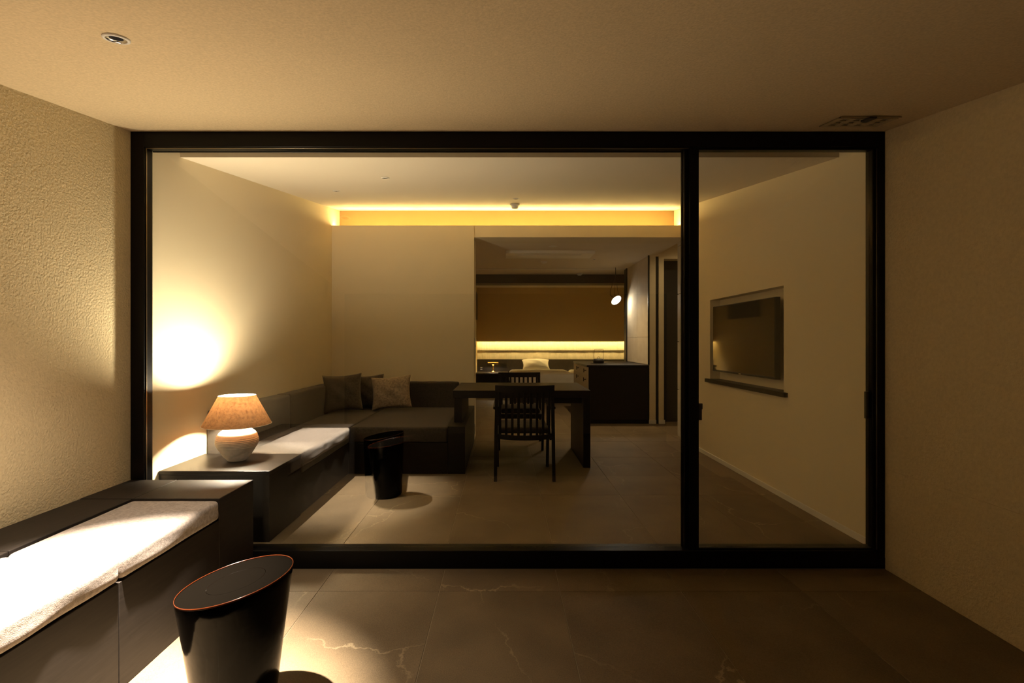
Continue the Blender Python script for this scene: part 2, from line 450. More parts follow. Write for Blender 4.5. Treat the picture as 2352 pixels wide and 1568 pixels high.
# right wall with the television niche
NY0, NY1, NZ0, NZ1, ND = 3.584, 4.863, 0.863, 1.653, 0.10
bm = bmesh.new()
box(bm, XR, XR+0.2, YG+0.1, NY0, ZF-0.06, 3.1); box(bm, XR, XR+0.2, NY1, YW, ZF-0.06, 3.1)
box(bm, XR, XR+0.2, NY0, NY1, ZF-0.06, NZ0-0.035); box(bm, XR, XR+0.2, NY0, NY1, NZ1, 3.1)
box(bm, XR+ND, XR+0.2, NY0, NY1, NZ0-0.035, NZ1); box(bm, XR, XR+0.2, YW, 5.9, 2.62, 3.1)
struct('wall_right', bm, M['wall'], 'cream wall on the right of the room with a niche')
o = struct('baseboard_right', B(XR-0.012, XR-0.0005, YG+0.12, YW, ZF+0.0005, ZF+0.041, bev=0.002), M['white_trim'], 'low cream baseboard under the right wall')
# pitched room ceiling and the taller blind pocket at the glass
bm = bmesh.new()
prism_x(bm, [(2.99, zc(2.99)), (6.0, zc(6.0)), (6.0, 3.2), (2.99, 3.2)], XL-0.15, XR+0.2)
box(bm, XL-0.15, XR+0.2, YG+0.067, 2.99, 2.85, 3.2); box(bm, XL-0.15, XR+0.2, YG+0.067, YG+0.1, zt(YG), 2.85)
struct('ceiling', bm, M['ceil'], 'pitched pale ceiling of the room')
# partition: wall on the left, header over the opening, shelf of the light cove, recess behind it
bm = bmesh.new()
box(bm, XL, -0.345, YW, 5.99, ZF, LIP); box(bm, -0.345, XR+0.2, YW+0.015, 5.99, ZB, LIP)
struct('wall_back', bm, M['wall'], 'cream partition wall at the back of the room with an opening')
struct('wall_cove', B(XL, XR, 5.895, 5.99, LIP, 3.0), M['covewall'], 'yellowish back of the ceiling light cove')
# bedroom and passage beyond
struct('ceiling_bedroom', B(-0.76, 2.15, 5.99, 11.3, ZB, ZB+0.12), M['ceil'], 'flat pale bedroom ceiling')
bm = bmesh.new(); box(bm, 2.15, 3.4, 5.6, 6.95, 2.85, 2.95); box(bm, 2.15, 3.4, 6.95, 11.3, ZB, ZB+0.12)
box(bm, 2.15, 2.17, 5.99, 6.95, ZB+0.12, 2.85)
struct('ceiling_passage', bm, M['ceil'], 'higher ceiling over the side passage')
struct('wall_bedroom_left', B(-0.76, -0.61, 5.99, 11.3, ZF-0.06, ZB), M['bedwall'], 'tan left wall of the bedroom')
struct('wall_passage_right', B(3.2, 3.4, 5.6, 11.3, ZF-0.06, 2.85), M['wall'], 'far side wall of the passage')
bm = bmesh.new()
box(bm, 2.275, 3.2, YW, YW+0.05, ZF-0.06, 2.85)
struct('wall_passage_front', bm, M['wall'], 'end wall of the side passage')
# passage far wall: two white piers, a dark slot, a black door
bm = bmesh.new()
box(bm, 2.057, 2.145, 6.827, 6.95, ZF, ZB); box(bm, 2.145, 2.15, 6.9, 6.95, ZB, 2.85)
box(bm, 2.19, 2.262, 6.827, 7.05, ZF, 2.85); box(bm, 2.262, 3.2, 6.827, 7.05, 2.407, 2.85); box(bm, 2.145, 2.19, 6.827, 6.95, 2.44, 2.85)
struct('wall_passage_far', bm, M['wall'], 'narrow white piers beside the black door')
bm = bmesh.new(); box(bm, 2.05, 2.149, 6.817, 6.8265, ZF+0.0005, ZF+0.055); box(bm, 2.188, 2.275, 6.817, 6.8265, ZF+0.0005, ZF+0.055)
struct('baseboard_passage', bm, M['white_trim'], 'low white baseboard on the two piers')
struct('trim_1', B(2.146, 2.189, 6.85, 6.9, ZF, 2.44), M['door_black'], 'black full-height strip between the white piers')
d2 = setting('door_2', 'black flush door at the end of the passage', (2.262, 7.0, ZF))
part_box('door_leaf', M['door_black'], d2, (2.264, 3.19, 7.0, 7.04, ZF+0.004, 2.405))
# pale stone return beside the opening
wp = struct('wall_return', B(2.165, 2.275, YW+0.002, 5.97, ZF, 2.85), M['wall'], 'return wall at the right of the opening')
for k in range(5):
    z0 = ZF+0.02+0.585*(k-0.05) if k else ZF; z1 = ZF+0.02+0.585*(k+0.95)-0.006
    z1 = min(z1, ZB-0.003)
    if z1 > z0: part_box('stone_panel', M['stone_panel'], wp, (2.145, 2.165, YW+0.004, 5.968, z0+0.001, z1), 0.002)
# pale panel wall over the cabinet, black posts
sw = struct('wall_alcove', B(2.06, 2.14, 6.951, 8.02, ZF, ZB), M['panel'], 'pale panelled alcove wall beside the cabinet')
for k, (a, b) in enumerate([(6.835, 7.42), (7.424, 8.018)]):
    for (z0, z1) in ((0.912, 1.30), (1.303, ZB-0.002)):
        part_box('wall_panel', M['panel'], sw, (2.05, 2.0595, a, b, z0, z1), 0.001)
struct('trim_2', B(2.03, 2.10, 8.021, 8.15, ZF, ZB), M['door_black'], 'black post at the end of the alcove wall')
struct('trim_3', B(2.035, 2.056, 6.815, 6.834, 0.912, ZB), M['door_black'], 'thin black edge strip of the alcove wall')
struct('trim_4', B(-0.61, 2.03, 8.05, 8.12, ZB-0.012, ZB-0.0005), M['white_trim'], 'pale sliding track across the bedroom ceiling')
struct('trim_5', B(-0.61, 3.2, 8.766, 9.10, 2.293, ZB-0.0005), M['beam'], 'dark brown ceiling beam crossing the bedroom')
# bedroom back wall: overhanging upper part, two tiers of narrow tiles, dark headboard
bw = struct('wall_bedroom_back', B(-0.76, 3.4, 11.13, 11.3, ZF-0.06, ZB), M['bedwall'], 'bedroom end wall')
bw2 = struct('wall_bedroom_upper', box(B(-0.61, 3.2, 10.92, 11.13, 1.262, ZB), -0.61, 3.2, 10.90, 10.92, 1.236, ZB), M['bedwall'], 'tan upper wall above the lit tile band')
rg = random.Random(3)
me_cache = []
for wd in (0.046, 0.052, 0.058, 0.064):
    bmx = B(-wd/2, wd/2, 0, 0.02, 0, 0.204, bev=0.002, seg=1); me = bpy.data.meshes.new('wall_tile'); bmesh.ops.recalc_face_normals(bmx, faces=bmx.faces)
    bmx.to_mesh(me); bmx.free(); me.materials.append(M['tile_glaze']); me_cache.append((wd, me))
for row, (z0, yy) in enumerate(((1.035, 11.06), (0.829, 11.098))):
    x = -0.605
    while x < 3.12:
        wd, me = rg.choice(me_cache)
        o = bpy.data.objects.new('wall_tile', me); COL.objects.link(o); o.parent = bw
        o.location = (x+wd/2, yy + rg.uniform(0, 0.009), z0); ORG[o.name] = Vector(o.location); x += wd+0.0012
struct('wall_headboard', B(-0.609, 3.2, 11.05, 11.129, ZF, 0.827), M['headboard'], 'dark wood headboard panel below the lit tile band')
t = thing('light_strip', 'warm light strip under the overhanging wall above the bedroom tiles', 'light strip', (1.0, 10.935, 1.261))
link('diffuser', B(-0.6, 3.18, 10.925, 10.945, 1.247, 1.2615), emission('tile_strip_glow', C_COVE, E_TILE_STRIP), t)

# cove light strip lying on the shelf behind the lip
t = thing('light_strip', 'warm light strip hidden on the shelf of the ceiling cove', 'light strip', (0, 5.80, LIP))
link('housing', prism_x(bmesh.new(), [(5.688, LIP+0.0005), (5.712, LIP+0.0005), (5.712, LIP+0.004), (5.688, LIP+0.004)], XL+0.02, XR-0.02), M['white_trim'], t)
bm = bmesh.new(); n = 8; r = 0.011
prism_x(bm, [(5.700 + r*math.cos(PI*k/n), LIP+0.0045 + r*math.sin(PI*k/n)) for k in range(n+1)], XL+0.02, XR-0.02)
link('diffuser', bm, emission('cove_glow', C_COVE, E_COVE), t)
struct('trim_6', B(XL+0.0005, XR-0.0005, YW+0.016, YW+0.03, LIP, LIP+0.006), M['wall'], 'low lip in front of the cove light')

# ------------------------------------------------------------------ window wall
w1 = setting('window_1', 'large fixed window with a black aluminium frame', (0, YG, 0))
part_box('jamb', M['frame'], w1, (TXL+0.0005, -1.96, YG, YG+0.066, 0.0005, 2.381), 0.002)
part_box('jamb', M['frame'], w1, (2.042, TXR-0.0005, YG, YG+0.096, 0.0005, 2.381), 0.002)
part_box('head', M['frame'], w1, (-1.96, 2.042, YG, YG+0.066, 2.298, 2.381), 0.002)
part_box('bead_or_glint', M['frame'], w1, (-1.96, 1.03, YG+0.066, YG+0.072, 2.294, 2.36), 0.001)
part_box('sill', M['frame'], w1, (-1.96, 2.042, YG, YG+0.096, 0.001, 0.098), 0.003)
part_box('stile', M['frame'], w1, (0.997, 1.017, YG+0.034, YG+0.075, 0.098, 2.298), 0.002)
part_box('gasket', M['frame'], w1, (0.990, 0.997, YG+0.0625, YG+0.072, 0.098, 2.298), 0.001)
part_box('pane', M['glass'], w1, (-1.96, 0.996, YG+0.046, YG+0.050, 0.0985, 2.297), 0)
part_box('pane', M['glass'], w1, (-1.96, 0.996, YG+0.058, YG+0.062, 0.0985, 2.297), 0)
M['frame_glint'] = mat('bronze_glint', (0.32, 0.26, 0.18), 0.28, 0.5, metallic=1.0)  # bronze strips added to imitate the bright highlight lines along the black frame
part_box('bead_or_glint', M['frame_glint'], w1, (-1.9598, -1.955, YG+0.012, YG+0.018, 0.1, 2.296), 0.001)
part_box('bead_or_glint', M['frame_glint'], w1, (2.0372, 2.0418, YG+0.008, YG+0.014, 0.1, 2.296), 0.001)
part_box('bead_or_glint', M['frame_glint'], w1, (-1.955, 1.015, YG+0.012, YG+0.018, 2.2932, 2.2978), 0.001)
d1 = setting('door_1', 'sliding glass door with a black aluminium frame', (1.02, YG, 0))
part_box('stile', M['frame'], d1, (1.018, 1.070, YG+0.016, YG+0.054, 0.099, 2.297), 0.002)
part_box('stile', M['frame'], d1, (2.022, 2.0415, YG+0.016, YG+0.054, 0.099, 2.297), 0.002)
part_box('rail', M['frame'], d1, (1.070, 2.022, YG+0.016, YG+0.054, 0.099, 0.106), 0.001)
part_box('rail', M['frame'], d1, (1.070, 2.022, YG+0.016, YG+0.054, 2.288, 2.297), 0.001)
part_box('pane', M['glass'], d1, (1.0705, 2.0215, YG+0.032, YG+0.036, 0.1065, 2.2875), 0)
part_box('pane', M['glass'], d1, (1.0705, 2.0215, YG+0.042, YG+0.046, 0.1065, 2.2875), 0)
hd = part_box('handle', M['dark_metal'], d1, (1.0705, 1.088, YG+0.018, YG+0.032, 0.806, 0.897), 0.002)
part_box('latch', M['dark_metal'], hd, (1.0705, 1.091, YG+0.0175, YG+0.03, 0.866, 0.898), 0.001)
part_box('handle', M['dark_metal'], d1, (2.004, 2.0215, YG+0.042, YG+0.056, 0.811, 0.961), 0.002)

# ------------------------------------------------------------------ terrace bench
bt = 0.486
be = thing('terrace_bench', 'long dark wooden terrace bench along the left wall', 'bench', (-1.7, 1.6, 0))
YB0 = 1.122
part_box('end_block', M['bench'], be, (-1.774, -1.362, 0.957, 1.118, 0.001, bt), 0.003)
part_box('end_ledge', M['bench'], be, (TXL+0.002, -1.776, 0.957, 1.118, 0.001, bt), 0.003)
part_box('end_block', M['bench'], be, (-1.774, -1.362, 2.316, YG-0.002, 0.001, bt), 0.003)
part_box('end_ledge', M['bench'], be, (TXL+0.002, -1.776, 2.316, YG-0.002, 0.001, bt), 0.003)
for a, b in ((1.742, 2.314), (1.122, 1.740)):
    part_box('ledge', M['bench'], be, (TXL+0.002, -1.782, a, b, 0.30, bt-0.002), 0.003)
part_box('carcass', M['black_wood'], be, (TXL+0.002, -1.40, YB0+0.01, 2.31, 0.001, 0.298), 0.0)
part_box('seat_board', M['black_wood'], be, (-1.775, -1.38, YB0, 2.314, 0.37, 0.388), 0.002)
for a, b in ((1.7145, 2.3145), (1.122, 1.7105)):
    part_box('front_panel', M['bench'], be, (-1.38, -1.362, a, b, 0.001, 0.384), 0.002)
for k, (a, b) in enumerate(((1.716, 2.308), (1.124, 1.712))):
    lab = ['grey bench cushion next to the wooden end block by the window', 'brightly lit grey bench cushion, farther from the window'][k]
    bm = soft_box(-1.772, -1.352, a, b, 0.390, 0.482, 0.022, crown=0.006, wob=0.0022, dens=0.03, seed=k+2)
    o = link('bench_cushion', bm, M['bench_fabric'], None, True, loc=(-1.56, (a+b)/2, 0.390)); tag(o, lab, 'cushion', 'terrace bench cushions')

# ------------------------------------------------------------------ stools
def stool(label, c, h, rt, rb, slope, z0):
    t = thing('lacquer_stool', label, 'stool', (c[0], c[1], z0), 'slant-topped black stools')
    def tl(x, y, z): return z + (slope*x if z > h*0.25 else 0)*min(1, max(0, (z-h*0.25)/(h*0.70)))
    prof = [(0, 0.0005), (rb*0.93, 0.0005), (rb, 0.012)]
    for k in range(1, 12):
        u = k/12; prof.append((rb + (rt-rb)*(u**1.15), 0.012+(h-0.02)*u))
    prof += [(rt, h-0.008)]
    link('body', lathe(bmesh.new(), prof + [(rt*0.995, h-0.004), (0, h-0.006)], (c[0], c[1], z0), 72, tl), M['lacquer'], t, True)
    dish = [(rt*0.985, h-0.0035), (rt*0.96, h-0.002), (rt*0.9, h-0.0035), (rt*0.5, h-0.005), (0, h-0.0055)]
    link('top', lathe(bmesh.new(), dish, (c[0], c[1], z0), 72, tl), M['lacquer_top'], t, True)
    rim = [(rt*1.0, h-0.006), (rt*1.002, h-0.003), (rt*1.0, h), (rt*0.993, h), (rt*0.988, h-0.003), (rt*1.0, h-0.006)]
    link('rim', lathe(bmesh.new(), rim, (c[0], c[1], z0), 72, tl), M['lacquer_rim'], t, True)
    return t
stool('black lacquered stool with a red-edged slanting top, outside beside the bench', (-0.881, 1.594), 0.455, 0.172, 0.118, 0.17, 0.0)
stool('black slant-topped stool inside the room in front of the corner sofa', (-0.912, 3.68), 0.452, 0.150, 0.136, 0.16, ZF)

# ------------------------------------------------------------------ downlights and ceiling fittings
def downlight(label, x, y, zfun, r, energy, col, size, blend, target=None, group='ceiling downlights', slope=True, lens=None, spill=0):
    z = zfun(y)
    t = thing('downlight', label, 'downlight', (x, y, z), group)
    sl = SL if slope else 0.0
    tl = lambda X, Y, Z: Z + sl*Y
    link('trim_ring', lathe(bmesh.new(), [(r, -0.0005), (r*0.98, -0.004), (r*0.80, -0.006), (r*0.74, -0.0035), (r*0.74, -0.0005)], (x, y, z), 40, tl), M['white_trim'], t, True)
    link('reflector', lathe(bmesh.new(), [(r*0.74, -0.004), (r*0.68, -0.002), (r*0.5, -0.0008)], (x, y, z), 40, tl), M['chrome'], t, True)
    link('lens', lathe(bmesh.new(), [(r*0.5, -0.0009), (0, -0.0009)], (x, y, z), 40, tl), lens or M['dark_lens'], t, True)
    if energy > 0:
        spot('light', (x, y, z-0.035), target or (x, y, 0), energy, col, size, blend, 0.014, t)
    if spill > 0:
        spot('light_spill', (x, y, z-0.035), (x, y, 0), spill, col, 92, 1.0, 0.014, t)
    return t
downlight('recessed downlight in the terrace soffit above the bench', -1.248, 1.5575, zt, 0.038, E_TERRACE_SPOT, C_NEUTRAL, 47, 1.0, target=(-1.24, 1.43, 0.0), spill=E_TERRACE_SPILL)
downlight('small recessed downlight in the room ceiling above the inside stool', -0.902, 3.684, zc, 0.033, E_STOOL_SPOT, C_NEUTRAL, 75, 0.8)
downlight('small recessed downlight in the room ceiling above the sofa, leftmost', -1.496, 4.326, zc, 0.033, E_SOFA_SPOT, C_NEUTRAL, 70, 0.7)
downlight('small recessed downlight in the room ceiling next to the smoke detector', 0.122, 4.83, zc, 0.033, E_TABLE_SPOT, C_WARM, 75, 0.8)
downlight('small recessed downlight in the bedroom ceiling near the air conditioner', 1.335, 7.13, lambda y: ZB, 0.033, E_BED_SPOT, C_ROOM, 120, 1.0, slope=False)
downlight('unseen recessed downlight added in the high ceiling of the side passage', 2.5, 6.3, lambda y: 2.85, 0.033, E_PASSAGE, C_ROOM, 120, 1.0, slope=False)  # out of view above the soffit, added to brighten the piers
downlight('tiny downlight by the bedroom end wall above the bed nearest the bedside lamp', 0.914, 10.84, lambda y: ZB, 0.03, E_WALLWASH, C_ROOM, 130, 1.0, slope=False)
downlight('tiny downlight by the bedroom end wall near the black post', 2.55, 10.84, lambda y: ZB, 0.03, E_WALLWASH, C_ROOM, 130, 1.0, slope=False)
t = thing('smoke_detector', 'round white smoke detector on the room ceiling', 'smoke detector', (0.12, 5.24, zc(5.24)))
tl = lambda X, Y, Z: Z + SL*Y
link('base', lathe(bmesh.new(), [(0, -0.0005), (0.052, -0.0005), (0.052, -0.018), (0.04, -0.022)], (0.12, 5.24, zc(5.24)), 32, tl), M['white_trim'], t, True)
link('sensor', lathe(bmesh.new(), [(0.04, -0.022), (0.034, -0.05), (0.02, -0.056), (0, -0.056)], (0.12, 5.24, zc(5.24)), 32, tl), M['white_trim'], t, True)
for (lab, x, y, r, h, z) in (('flat round ceiling speaker in front of the air conditioner', 0.63, 6.17, 0.055, 0.008, ZB),
                             ('round white detector on the bedroom ceiling behind the air conditioner', 0.61, 7.32, 0.05, 0.035, ZB),
                             ('round white detector on the bedroom ceiling by the dark beam', 1.35, 8.60, 0.055, 0.04, ZB)):
    t = thing('ceiling_detector', lab, 'detector', (x, y, z), 'round fittings on the bedroom ceiling')
    link('base', lathe(bmesh.new(), [(0, -0.0005), (r, -0.0005), (r, -h*0.45), (r*0.8, -h*0.6)], (x, y, z), 32), M['white_trim'], t, True)
    link('cap', lathe(bmesh.new(), [(r*0.8, -h*0.6), (r*0.6, -h), (0, -h)], (x, y, z), 32), M['white_trim'], t, True)
# air conditioner cassette
ac = thing('air_conditioner', 'flush white ceiling air conditioner with a long dark slot', 'air conditioner', (0.62, 6.66, ZB))
bm = bmesh.new(); x0, x1, y0, y1 = 0.03, 1.22, 6.45, 6.87
box(bm, x0, x1, y0, y0+0.10, ZB-0.036, ZB-0.0005); box(bm, x0, x1, y0+0.16, y1, ZB-0.036, ZB-0.0005)
box(bm, x0, x0+0.16, y0+0.10, y0+0.16, ZB-0.036, ZB-0.0005); box(bm, x1-0.16, x1, y0+0.10, y0+0.16, ZB-0.036, ZB-0.0005)
link('panel', bm, mat('conditioner_plastic', (0.82, 0.78, 0.7), 0.45, 0.4), ac)
part_box('slot', M['dark_metal'], ac, (x0+0.161, x1-0.161, y0+0.101, y0+0.159, ZB-0.006, ZB-0.0006), 0)
part_box('louvre', M['white_trim'], ac, (x0+0.165, x1-0.165, y0+0.135, y0+0.156, ZB-0.030, ZB-0.025), 0.001)
# exhaust grille in the terrace soffit
vx0, vx1, vy0, vy1 = 1.65, 1.945, 2.362, 2.530
gv = thing('ceiling_vent', 'dark metal vent grille in the terrace soffit at the right', 'vent', ((vx0+vx1)/2, (vy0+vy1)/2, zt(2.446)))
def slab(bm, a, b, c, d, dz0, dz1):
    f = [(a, c), (b, c), (b, d), (a, d)]
    lo = [bm.verts.new((x, y, zt(y)+dz0)) for x, y in f]; hi = [bm.verts.new((x, y, zt(y)+dz1)) for x, y in f]
    bm.faces.new(lo); bm.faces.new(hi[::-1])
    for i in range(4): bm.faces.new((lo[i], hi[i], hi[(i+1) % 4], lo[(i+1) % 4]))
    return bm
M['vent_metal'] = mat('vent_metal', (0.42, 0.33, 0.19), 0.5, 0.4)
link('backing', slab(bmesh.new(), vx0+0.004, vx1-0.004, vy0+0.004, vy1-0.004, -0.003, -0.0005), M['dark_metal'], gv)
rows_ = [vy0, vy0+0.006, vy0+0.040, vy0+0.050, vy0+0.085, vy0+0.094, vy0+0.130, vy0+0.140, vy1-0.004, vy1]
for i in range(1, len(rows_), 2):
    pass
for (a, b) in ((vy0, vy0+0.003), (vy0+0.020, vy0+0.032), (vy0+0.062, vy0+0.076), (vy0+0.104, vy0+0.118), (vy0+0.146, vy1)):
    link('bar', slab(bmesh.new(), vx0, vx1, a, b, -0.008, -0.003), M['vent_metal'], gv)
for k in range(5):
    xa = vx0 + (vx1-vx0-0.03)*k/4
    link('bar', slab(bmesh.new(), xa, xa+0.03, vy0+0.032, vy1-0.012, -0.0078, -0.0031), M['vent_metal'], gv)
link('lever', slab(bmesh.new(), vx0+0.13, vx0+0.165, vy0-0.012, vy0+0.05, -0.016, -0.008), M['dark_metal'], gv)

# ------------------------------------------------------------------ lamp cabinet and lamp
st = ZF+0.412                                  # top of the low cabinet and the seat height
lc = thing('lamp_cabinet', 'low black wooden cabinet under the table lamp by the window', 'cabinet', (-1.68, 3.0, ZF))
part_box('top', M['black_wood_x'], lc, (XL+0.002, -1.353, 2.798, 3.236, st-0.022, st), 0.003)
part_box('body', M['black_wood'], lc, (XL+0.002, -1.357, 2.802, 3.234, ZF+0.001, st-0.022), 0.002)
part_box('front_panel', M['black_wood'], lc, (XL+0.004, -1.735, 2.799, 2.802, ZF+0.004, st-0.026), 0.001)
part_box('front_panel', M['black_wood'], lc, (-1.731, -1.359, 2.799, 2.802, ZF+0.004, st-0.026), 0.001)
LX, LY = -1.686, 3.06
lamp = thing('table_lamp', 'lit table lamp with ribbed pale stoneware base and brown paper shade', 'lamp', (LX, LY, st))
prof = [(0, 0.0008), (0.052, 0.0008), (0.058, 0.006), (0.074, 0.026), (0.092, 0.052), (0.108, 0.080)]
z = 0.088
for k in range(7):
    rr = 0.113 + 0.010*math.sin(PI*(k+0.3)/7.2)
    prof += [(rr, z), (rr+0.0015, z+0.004), (rr-0.0032, z+0.0085)]; z += 0.0095
prof += [(0.115, 0.160), (0.104, 0.176), (0.088, 0.190), (0.070, 0.200), (0.062, 0.206), (0.060, 0.216), (0.054, 0.218), (0, 0.216)]
link('base', lathe(bmesh.new(), prof, (LX, LY, st), 64), M['ceramic'], lamp, True)
link('neck', lathe(bmesh.new(), [(0.012, 0.215), (0.012, 0.318), (0, 0.318)], (LX, LY, st), 20), M['brass'], lamp, True)
bz = 0.358
link('bulb', lathe(bmesh.new(), [(0, -0.036), (0.016, -0.031), (0.029, -0.018), (0.034, 0), (0.029, 0.018), (0.016, 0.031), (0, 0.036)], (LX, LY, st+bz), 20), M['bulb'], lamp, True)
sh = link('lamp_shade', lathe(bmesh.new(), [(0.197, 0.226), (0.106, 0.408)], (LX, LY, st), 64), M['shade'], lamp, True)
bm = bmesh.new()
for (r_, z_) in ((0.1972, 0.226), (0.1062, 0.408)):
    tube(bm, [(LX+r_*math.cos(2*PI*k/48), LY+r_*math.sin(2*PI*k/48), st+z_) for k in range(49)], 0.0016, 6)
link('edge_binding', bm, M['white_trim'], sh, True)
bm = bmesh.new()
for k in range(3):
    a = 2*PI*k/3+0.4; tube(bm, [(LX, LY, st+0.318), (LX+0.1*math.cos(a), LY+0.1*math.sin(a), st+0.405)], 0.0012, 5)
link('shade_carrier', bm, M['brass'], sh)

# ------------------------------------------------------------------ corner sofa
sofa = thing('corner_sofa', 'long charcoal corner sofa on a black wooden base along left and back walls', 'sofa', (-1.4, 4.6, ZF))
seat_b = st-0.14
part_box('base', M['black_wood'], sofa, (XL+0.002, -1.366, 3.238, YW-0.002, ZF+0.001, seat_b), 0.002)
part_box('base', M['black_wood_x'], sofa, (-1.365, -0.492, 4.246, YW-0.002, ZF+0.001, seat_b), 0.002)
part_box('end_block', M['black_wood'], sofa, (-0.490, -0.340, 4.244, YW-0.002, ZF+0.001, ZF+0.417), 0.002)
def soft(name, dims, r, crown, seed, m='sofa_fabric', wob=0.0015):
    return link(name, soft_box(*dims, r, crown=crown, wob=wob, dens=0.06, seed=seed), M[m], sofa, True)
soft('seat_cushion', (XL+0.145, -1.353, 3.24, 4.243, seat_b+0.001, st+0.002), 0.02, 0.004, 1)
soft('seat_cushion', (XL+0.145, -1.353, 4.247, 5.52, seat_b+0.001, st), 0.02, 0.004, 2)
soft('seat_cushion', (-1.349, -0.494, 4.240, 5.52, seat_b+0.001, st), 0.02, 0.004, 3)
soft('backrest_cushion', (XL+0.003, XL+0.143, 3.242, 4.218, seat_b+0.002, ZF+0.702), 0.022, 0.0, 4)
soft('backrest_cushion', (XL+0.003, XL+0.143, 4.222, 5.06, seat_b+0.002, ZF+0.702), 0.022, 0.0, 5)
soft('backrest_cushion', (XL+0.003, XL+0.143, 5.064, 5.50, seat_b+0.002, ZF+0.702), 0.022, 0.0, 6)
soft('backrest_cushion', (XL+0.003, -1.20, 5.524, YW-0.003, seat_b+0.002, ZF+0.702), 0.022, 0.0, 7)
soft('backrest_cushion', (-1.196, -0.515, 5.524, YW-0.003, seat_b+0.002, ZF+0.702), 0.022, 0.0, 8)
def pillow(label, x, y, rz, lean, size, m, seed, roll=0.0, th=0.15, ht=0.4):
    bm = pillow_mesh(size, ht, th, seed)
    bm.transform(Matrix.Rotation(roll, 4, 'Y'))
    zmin = 0
    bm.transform(Matrix.Rotation(rz, 4, 'Z') @ Matrix.Rotation(lean, 4, 'X'))
    zmin = min(v.co.z for v in bm.verts)
    bm.transform(Matrix.Translation((x, y, st+0.005-zmin)))
    o = link('throw_pillow', bm, M[m], None, True, loc=(x, y, st+0.005)); tag(o, label, 'pillow', 'throw pillows on the corner sofa')
pillow('cream throw pillow mostly hidden behind the dark pillows in the sofa corner', -1.642, 5.475, 0.0, -0.05, 0.42, 'pillow_cream', 1, 0.0, 0.06, 0.36)
pillow('dark grey throw pillow, leftmost on the corner sofa', -1.672, 5.05, 0.24, -0.26, 0.40, 'pillow_dark', 2, -0.06, 0.14, 0.40)
pillow('dark grey throw pillow between the leftmost dark pillow and the pale one', -1.52, 5.335, -0.02, -0.12, 0.42, 'pillow_dark', 3, -0.06, 0.11, 0.365)
pillow('pale beige throw pillow, rightmost on the corner sofa', -1.20, 5.195, -0.02, -0.17, 0.44, 'pillow_light', 4, -0.08, 0.125, 0.36)

